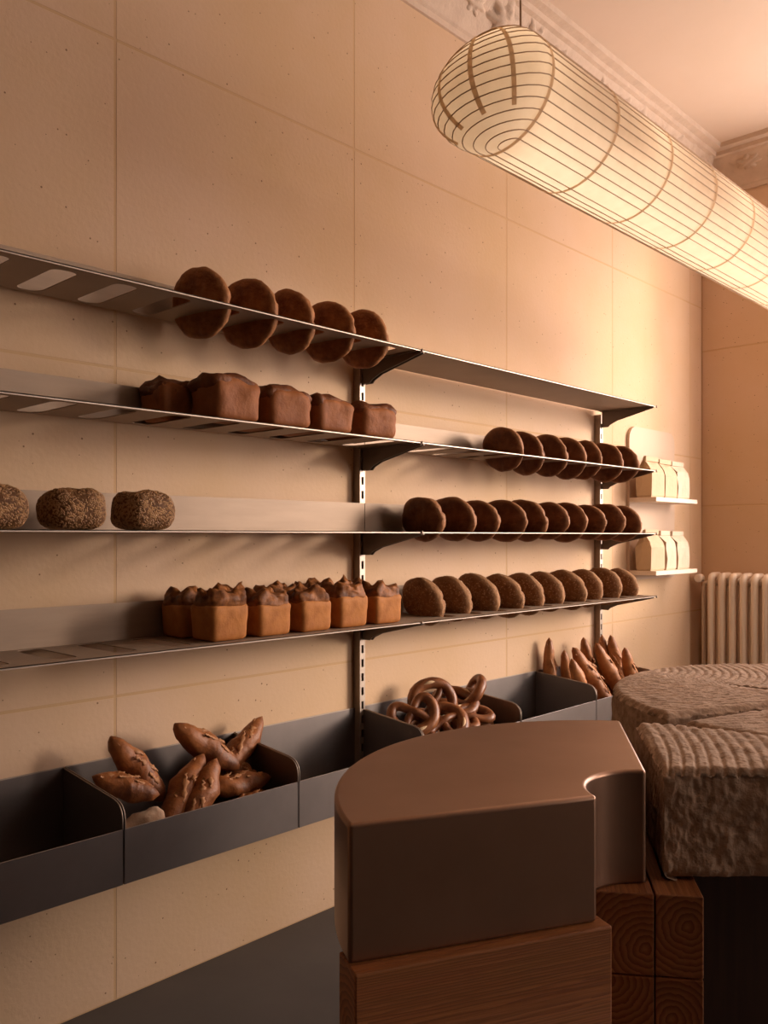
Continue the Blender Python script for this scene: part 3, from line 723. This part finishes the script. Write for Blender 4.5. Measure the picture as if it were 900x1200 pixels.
for r_, z in ((0, 1.4385), (1, 1.0705)):
    for i, y in enumerate((4.055, 4.203, 4.350)):
        t = tag(link('flour_bag', bgs[1 if (r_ or i == 2) and i else 0]), '%s paper flour bag on the %s small shelf by the corner' % (['left', 'middle', 'right'][i], ['upper', 'lower'][r_]), 'bag', 'paper flour bags on the corner rack')
        t.location = (0.095, y, z); t.rotation_euler[2] = R(random.uniform(-5, 5)); t.scale = (1.15, 1.0, (1.0, 0.97, 0.96)[i])
        link('folded_top', fld[1 if (r_ or i == 2) and i else 0], t)

# ------------------------------------------------------------------ radiator
t = tag(empty('radiator', (0, 4.80, 0)), 'cream ribbed radiator at the far wall beside the corner', 'radiator')
def section_mesh():
    bm = bmesh.new(); path = []
    for cy, cz, a0 in ((0.036, 0.98, 0), (-0.036, 0.98, 90), (-0.036, 0.16, 180), (0.036, 0.16, 270)):
        for i in range(7):
            a = R(a0 + 15 * i); path.append((0, cy + 0.022 * math.cos(a), cz + 0.040 * math.sin(a)))
    tube(bm, path, 0.0205, 10, closed=True)
    for z in (0.99, 0.15):
        tube(bm, [(-0.0325, 0, z), (0.0325, 0, z)], 0.024, 12)
    bmesh.ops.recalc_face_normals(bm, faces=bm.faces)
    me = bpy.data.meshes.new('section'); bm.to_mesh(me); bm.free(); me.materials.append(M['radiator'])
    for p in me.polygons: p.use_smooth = True
    return me
sm = section_mesh()
for k in range(18):
    o = link('section', sm, t); o.location = (0.120 + 0.0595 * k, 0, 0)
bm = bmesh.new(); tube(bm, [(0.050, 0, 0.0), (0.050, 0, 0.95), (0.056, 0, 0.975), (0.09, 0, 0.985)], 0.011, 10); fin(bm, 'pipe', M['radiator'], t)
bm = bmesh.new(); tube(bm, [(0.05, -0.01, 1.0), (0.05, -0.03, 1.005), (0.05, -0.035, 1.005), (0.05, -0.075, 1.005), (0.05, -0.08, 1.005)], [0.012, 0.014, 0.024, 0.024, 0.018], 14); fin(bm, 'valve_knob', M['white'], t, sharp=40)
for x in (0.18, 1.07):
    bm = bmesh.new(); box(bm, x - 0.012, x + 0.012, -0.045, 0.045, 0.0, 0.12, 0.003, 1); fin(bm, 'foot', M['radiator'], t, smooth=False)

# ------------------------------------------------------------------ counter of two round blocks side by side
A1, R1 = Vector((1.5642, 1.0990)), 0.438        # bronze disc centre and radius
ux, uy = Vector((math.cos(YAW), math.sin(YAW))), Vector((-math.sin(YAW), math.cos(YAW)))
def cp(a, b): p = A1 + ux * a + uy * b; return p.x, p.y          # counter frame: a to the right, b to the back
ZT, ZB = 0.900, 0.732
dirv = lambda deg: (math.sin(R(deg)), math.cos(R(deg)))            # measured from the b axis towards a
outer = []
def arc(rad, d0, d1, n): return [(rad * dirv(d0 + (d1 - d0) * i / n)[0], rad * dirv(d0 + (d1 - d0) * i / n)[1]) for i in range(n + 1)]
hole = 0.0925
poly = arc(R1, 9.3, -109.5, 64) + arc(hole, -109.5, 9.3, 20)
bm = bmesh.new(); prism(bm, poly, lambda p: Vector((p[0], p[1], 0)), lambda p: Vector((p[0], p[1], ZT - ZB)))
o = fin(bm, 'metal_counter_block', M['bronze'], sharp=30)
o.location = (A1.x, A1.y, ZB); o.rotation_euler[2] = YAW
bv = o.modifiers.new('edge', 'BEVEL'); bv.width = 0.0055; bv.segments = 4; bv.limit_method = 'ANGLE'; bv.angle_limit = R(40); bv.harden_normals = False
tag(o, 'brown patinated metal counter block, a smooth wedge with a scooped inner corner', 'counter block')

def groove(s, period, w=0.30):
    f = (s / period) % 1.0
    return 1.0 if False else math.cos(2 * PI * f) * 0.5 + 0.5
def stone_block(name, grid, lab, pat, drop, rough=1.0, seed=0.0, bot_round=0.02, cut=None):
    """grid[i][j]: plan points (a, b); pat gives the furrow coordinate; sides run down to ZB"""
    nu, nv = len(grid), len(grid[0]); bm = bmesh.new()
    def metric(i, j):
        g = lambda i1, j1: math.hypot(grid[i1][j1][0] - grid[i][j][0], grid[i1][j1][1] - grid[i][j][1])
        return min(g(0, j), g(nu - 1, j), g(i, 0), g(i, nv - 1))
    V = {}
    for i in range(nu):
        for j in range(nv):
            a, b = grid[i][j]; m_ = metric(i, j)
            s, dep = pat(a, b)
            f = groove(s, 0.0205)
            z = ZT - drop - dep * (1 - f) ** 7 * min(1, m_ / 0.006 + 0.55)
            z += 0.0022 * fbm((a, b, 0), 30, seed) + 0.0012 * fbm((a, b, 0), 140, seed)
            z -= 0.012 * max(0, 1 - m_ / 0.012) ** 2
            if cut: z -= cut(a, b)
            V[i, j] = bm.verts.new((a, b, z))
    for i in range(nu - 1):
        for j in range(nv - 1): bm.faces.new((V[i, j], V[i + 1, j], V[i + 1, j + 1], V[i, j + 1]))
    loop = [(i, 0) for i in range(nu)] + [(nu - 1, j) for j in range(1, nv)] + [(i, nv - 1) for i in range(nu - 2, -1, -1)] + [(0, j) for j in range(nv - 2, 0, -1)]
    cx = sum(grid[i][j][0] for i, j in loop) / len(loop); cy = sum(grid[i][j][1] for i, j in loop) / len(loop)
    nb = len(loop); rows = 34; prev = [V[q] for q in loop]; H = ZT - ZB
    for r_ in range(1, rows + 1):
        h = H * r_ / rows; cur = []
        for k, (i, j) in enumerate(loop):
            a, b = grid[i][j]; i0, j0 = loop[k - 3]; i1, j1 = loop[(k + 3) % nb]
            tx, ty = grid[i1][j1][0] - grid[i0][j0][0], grid[i1][j1][1] - grid[i0][j0][1]; l = math.hypot(tx, ty) or 1
            nx, ny = ty / l, -tx / l
            e = H - h; inset = -bot_round * (1 - math.sqrt(max(0, 1 - (1 - min(1, e / bot_round)) ** 2))) if e < bot_round else 0
            q = Vector((a, b, ZT - h))
            n_ = 0.65 * rough * (0.0042 * fbm(q, 22, seed + 9) + 0.0040 * fbm(q, 75, seed + 4)) * min(1, r_ / 2)
            cur.append(bm.verts.new((a + nx * (n_ + inset), b + ny * (n_ + inset), max(ZB, ZT - drop - 0.012 - (h - H / rows) * (H - drop - 0.012) / (H - H / rows)))))
        for k in range(nb): bm.faces.new((prev[k], prev[(k + 1) % nb], cur[(k + 1) % nb], cur[k]))
        prev = cur
    bm.faces.new(prev)
    o = fin(bm, name, M['stone'])
    o.location = (A1.x, A1.y, 0); o.rotation_euler[2] = YAW
    return tag(o, lab, 'counter block', 'furrowed stone counter blocks')

# nearest stone wedge, beside the metal block
grid = []
NU, NV = 96, 92
for i in range(NU):
    row = []
    for j in range(NV):
        u = i / (NU - 1); v = j / (NV - 1)
        phiR = 71.0
        # radius from the straight front edge (b = 0.102) to the rim
        phi = 16 + (phiR - 16) * u
        for _ in range(4):
            r0 = 0.102 / math.cos(R(phi)); rr = r0 + (R1 - r0) * v
            pl = 9.3 + math.degrees(math.asin(min(0.9, 0.0275 / rr))); phi = pl + (phiR - pl) * u
        row.append((rr * math.sin(R(phi)), rr * math.cos(R(phi))))
    grid.append(row)
stone_block('stone_block', grid, 'rough stone wedge with curved furrows, right beside the metal block',
            lambda a, b: (a - 0.9 * (b - 0.10) * 0.42 + 0.55 * (max(0, b - 0.10)) ** 2 * 0.9, 0.0042), 0.0, 1.0, 2.0)
# second round block further on, split into wedges
Q, R2 = (0.610, 0.685), 0.468
def polar_grid(d0, d1, nu, nv, r_in=0.12, shift=(0, 0)):
    g_ = []
    for i in range(nu):
        d = d0 + (d1 - d0) * i / (nu - 1)
        g_.append([(Q[0] + shift[0] + (r_in + (R2 - r_in) * j / (nv - 1)) * dirv(d)[0], Q[1] + shift[1] + (r_in + (R2 - r_in) * j / (nv - 1)) * dirv(d)[1]) for j in range(nv)])
    return g_
C0 = (0.22, 1.08)
ring_pat = lambda a, b: (math.hypot(a - C0[0], b - C0[1]), 0.0036)
def slit(a, b):
    # open split running from the hub towards the rim
    p0, p1 = Vector((0.435, 0.822)), Vector((0.52, 0.74))
    p = Vector((a, b)); d = p1 - p0; tt = max(-0.02, min(1.6, (p - p0).dot(d) / d.dot(d))); dist = (p - p0 - d * tt).length
    return 0.10 * max(0, 1 - dist / (0.003 + 0.010 * max(0, tt))) ** 0.5 if tt > 0 else 0
stone_block('stone_block', polar_grid(-113.5, 128, 430, 74), 'large rounded stone block at the back with a split in its furrowed top', ring_pat, 0.0, 1.2, 5.0, cut=slit)
stone_block('stone_block', polar_grid(-119.0, -226, 190, 74, shift=(-0.004, -0.008)), 'middle stone wedge with a pointed tip between the two cracks', ring_pat, 0.003, 1.0, 8.0)

# ------------------------------------------------------------------ stacked timber base
base = tag(empty('timber_base', (A1.x, A1.y, 0), YAW), 'stacked fir beams and boards carrying the counter blocks', 'counter base')
def timber(name, p, ang, L_, w, z0, z1, endface=True, cen=None):
    """beam from plan point p (counter frame) along direction ang, w wide to its right; local X is the grain"""
    bm = bmesh.new(); h = z1 - z0
    cy, cz = cen if cen else (random.uniform(-0.2, 0.2) * w, random.uniform(-0.5, 0.5) * h)
    box(bm, 0, L_, -w / 2 - cy, w / 2 - cy, -h / 2 - cz, h / 2 - cz, 0.0022, 2)
    me_m = [M['wood'], M['endgrain']]
    bmesh.ops.recalc_face_normals(bm, faces=bm.faces); bm.normal_update()
    me = bpy.data.meshes.new(name); 
    for f in bm.faces: f.material_index = 1 if abs(f.normal.x) > 0.9 else 0
    bm.to_mesh(me); bm.free()
    for q in me_m: me.materials.append(q)
    o = link(name, me, base)
    d = Vector(dirv(ang)); r_ = Vector((d.y, -d.x))
    c = Vector(p) + r_ * (w / 2)
    th = math.atan2(d.y, d.x)
    off = Matrix.Rotation(th, 3, 'Z') @ Vector((0, cy, cz))
    o.location = (c.x + off.x, c.y + off.y, (z0 + z1) / 2 + cz); o.rotation_euler = (0, 0, th)
    return o
# front boards under the straight side of the metal block (running parallel to it)
fd = 69.2
fa = (-0.4055, -0.1660)
for z0, z1 in ((0.532, 0.7315), (0.330, 0.5305), (0.128, 0.3285), (0.0, 0.1265)):
    timber('board', (fa[0] - 0.0595 * dirv(fd)[1], fa[1] + 0.0595 * dirv(fd)[0]), fd, 0.3575, 0.062, z0, z1)
# pairs of beams whose end grain faces the room
lv = [(0.614, 0.7315), (0.4955, 0.6125), (0.377, 0.494), (0.2585, 0.3755), (0.140, 0.257), (0.0, 0.1385)]
for n, (z0, z1) in enumerate(lv):
    timber('beam', (-0.066, 0.070), 9.3, 0.36, 0.083, z0, z1, cen=((-0.03, -0.02), (0.02, 0.05))[n % 2])
    timber('beam', (0.0185, 0.058), 9.3, 0.38, 0.066, z0, z1, cen=((-0.012, 0.015), (0.01, 0.0))[n % 2])
# cross beam that shows its end behind the metal block
timber('cross_beam', (-0.432, 0.0755), 84, 0.34, 0.06, 0.690, 0.7315)
timber('cross_beam', (-0.38, 0.075), 84, 0.29, 0.06, 0.0, 0.689)
# core under the stone blocks, its shade put into the dark colour
bm = bmesh.new(); box(bm, 0.13, 1.0, 0.46, 1.02, 0.0, 0.7305, 0.004); fin(bm, 'plinth', M['shade_wood'], base, smooth=False)

# ------------------------------------------------------------------ paper lantern parallel to the wall
LX, LZ, LR = 0.85, 2.340, 0.149
LA, LB = 1.715, 4.25                        # centres of the rounded ends
lan = tag(empty('paper_lantern', (LX, LA, LZ)), 'long capsule-shaped paper lantern with bamboo ribs hanging from the ceiling', 'lantern')
def shape(p):
    p = Vector(p)
    if p.y < 0: p.z += 0.26 * p.y; p.y *= 1.12 - 0.25 * p.z / LR
    return p
TILT = R(-15)
TM = Matrix.Rotation(TILT, 3, 'Y')
bm = bmesh.new(); na = 40; rows = []
st = [(-math.cos(R(a)) * LR, math.sin(R(a)) * LR) for a in range(2, 90, 8)] + [((LB - LA) * i / 48, LR) for i in range(49)] + [((LB - LA) + math.sin(R(a)) * LR, math.cos(R(a)) * LR) for a in range(8, 90, 8)]
for y, r_ in st:
    row = []
    for j in range(na):
        a = 2 * PI * j / na; k = r_ * (1 + 0.012 * noise.noise(Vector((y * 6, math.cos(a) * 2, math.sin(a) * 2))))
        row.append(bm.verts.new(shape((k * math.cos(a), y, k * math.sin(a)))))
    rows.append(row)
for A_, B_ in zip(rows, rows[1:]):
    for j in range(na): bm.faces.new((A_[j], A_[(j + 1) % na], B_[(j + 1) % na], B_[j]))
bm.faces.new(rows[0]); bm.faces.new(rows[-1])
fin(bm, 'paper_shade', M['paper'], lan)
for k in range(1, 18):                      # ribs: level loops round the capsule, one above the other
    a = R(-90 + 10 * k); z = (LR + 0.001) * math.sin(a); r_ = (LR + 0.001) * math.cos(a)
    path = [(r_ * math.cos(R(q)), LB - LA + r_ * math.sin(R(q)), z) for q in range(0, 181, 12)] + [(r_ * math.cos(R(q)), r_ * math.sin(R(q)), z) for q in range(180, 361, 12)]
    L1 = []
    for i in range(len(path)):              # subdivide the long runs so that they can sag a little
        p, q = Vector(path[i]), Vector(path[(i + 1) % len(path)]); n = 12 if (p - q).length > 0.5 else 1
        for s in range(n):
            w = p.lerp(q, s / n); w.z += 0.0022 * noise.noise(Vector((w.y * 3, k * 3.1, w.x * 2))) ; L1.append(w)
    bm = bmesh.new(); tube(bm, [shape(TM @ q) for q in L1], 0.0015, 6, closed=True); fin(bm, 'rib', M['bamboo'], lan)
def seam(pts_, nrm, w=0.009):
    bm = bmesh.new(); prev = None; pts_ = [shape(TM @ Vector(p)) for p in pts_]; nrm = [TM @ Vector(n_) for n_ in nrm]
    for i, (p, n_) in enumerate(zip(pts_, nrm)):
        a = Vector(pts_[max(0, i - 1)]); b = Vector(pts_[min(len(pts_) - 1, i + 1)]); sd_ = (b - a).cross(Vector(n_)).normalized()
        cur = [bm.verts.new(Vector(p) + sd_ * s * w + Vector(n_) * e) for s, e in ((-1, 0.0010), (1, 0.0010))]
        if prev:
            bm.faces.new((prev[0], prev[1], cur[1], cur[0]))
        prev = cur
    o = fin(bm, 'seam', M['seam'], lan, smooth=False); return o
for k in range(9):
    y = 0.02 + 0.315 * k
    angs = [R(q) for q in range(0, 361, 9)]
    seam([((LR + 0.0018) * math.cos(a), y + 0.02 * math.sin(a), (LR + 0.0018) * math.sin(a)) for a in angs], [(math.cos(a), 0, math.sin(a)) for a in angs], 0.006)
for d in (38, 72, 106, 140):            # meridians over the near rounded end
    angs = [R(q) for q in range(-46, 85, 8)]
    seam([((LR + 0.0018) * math.cos(a) * math.cos(R(d)), -(LR + 0.0018) * math.cos(a) * math.sin(R(d)), (LR + 0.0018) * math.sin(a)) for a in angs],
         [(math.cos(a) * math.cos(R(d)), -math.cos(a) * math.sin(R(d)), math.sin(a)) for a in angs], 0.006)
for y in (0.10, 2.2):
    bm = bmesh.new(); tube(bm, [(0, y, LR - 0.01), (0, y, ZC - LZ)], 0.0028, 8); fin(bm, 'cord', M['cord'], lan)
bm = bmesh.new(); box(bm, -0.06, 0.06, 0.06, LB - LA - 0.05, -0.02, -0.010); fin(bm, 'light_tray', M['white'], lan, smooth=False)
ld = bpy.data.lights.new('lantern_light', 'AREA'); lo_ = bpy.data.objects.new('lantern_light', ld); COL.objects.link(lo_)
ld.shape = 'RECTANGLE'; ld.size = 0.10; ld.size_y = LB - LA - 0.1; ld.energy = 4.0; ld.color = (1.0, 0.87, 0.73)
lo_.parent = lan; lo_.location = (0, (LB - LA) / 2, -0.024)
for k in range(5):
    lu = bpy.data.lights.new('lantern_bulb', 'POINT'); lq = bpy.data.objects.new('lantern_bulb', lu); COL.objects.link(lq)
    lu.shadow_soft_size = 0.035; lu.energy = 0.7; lu.color = (1.0, 0.85, 0.67)
    lq.parent = lan; lq.location = (0, 0.01 + 0.61 * k, 0.04)
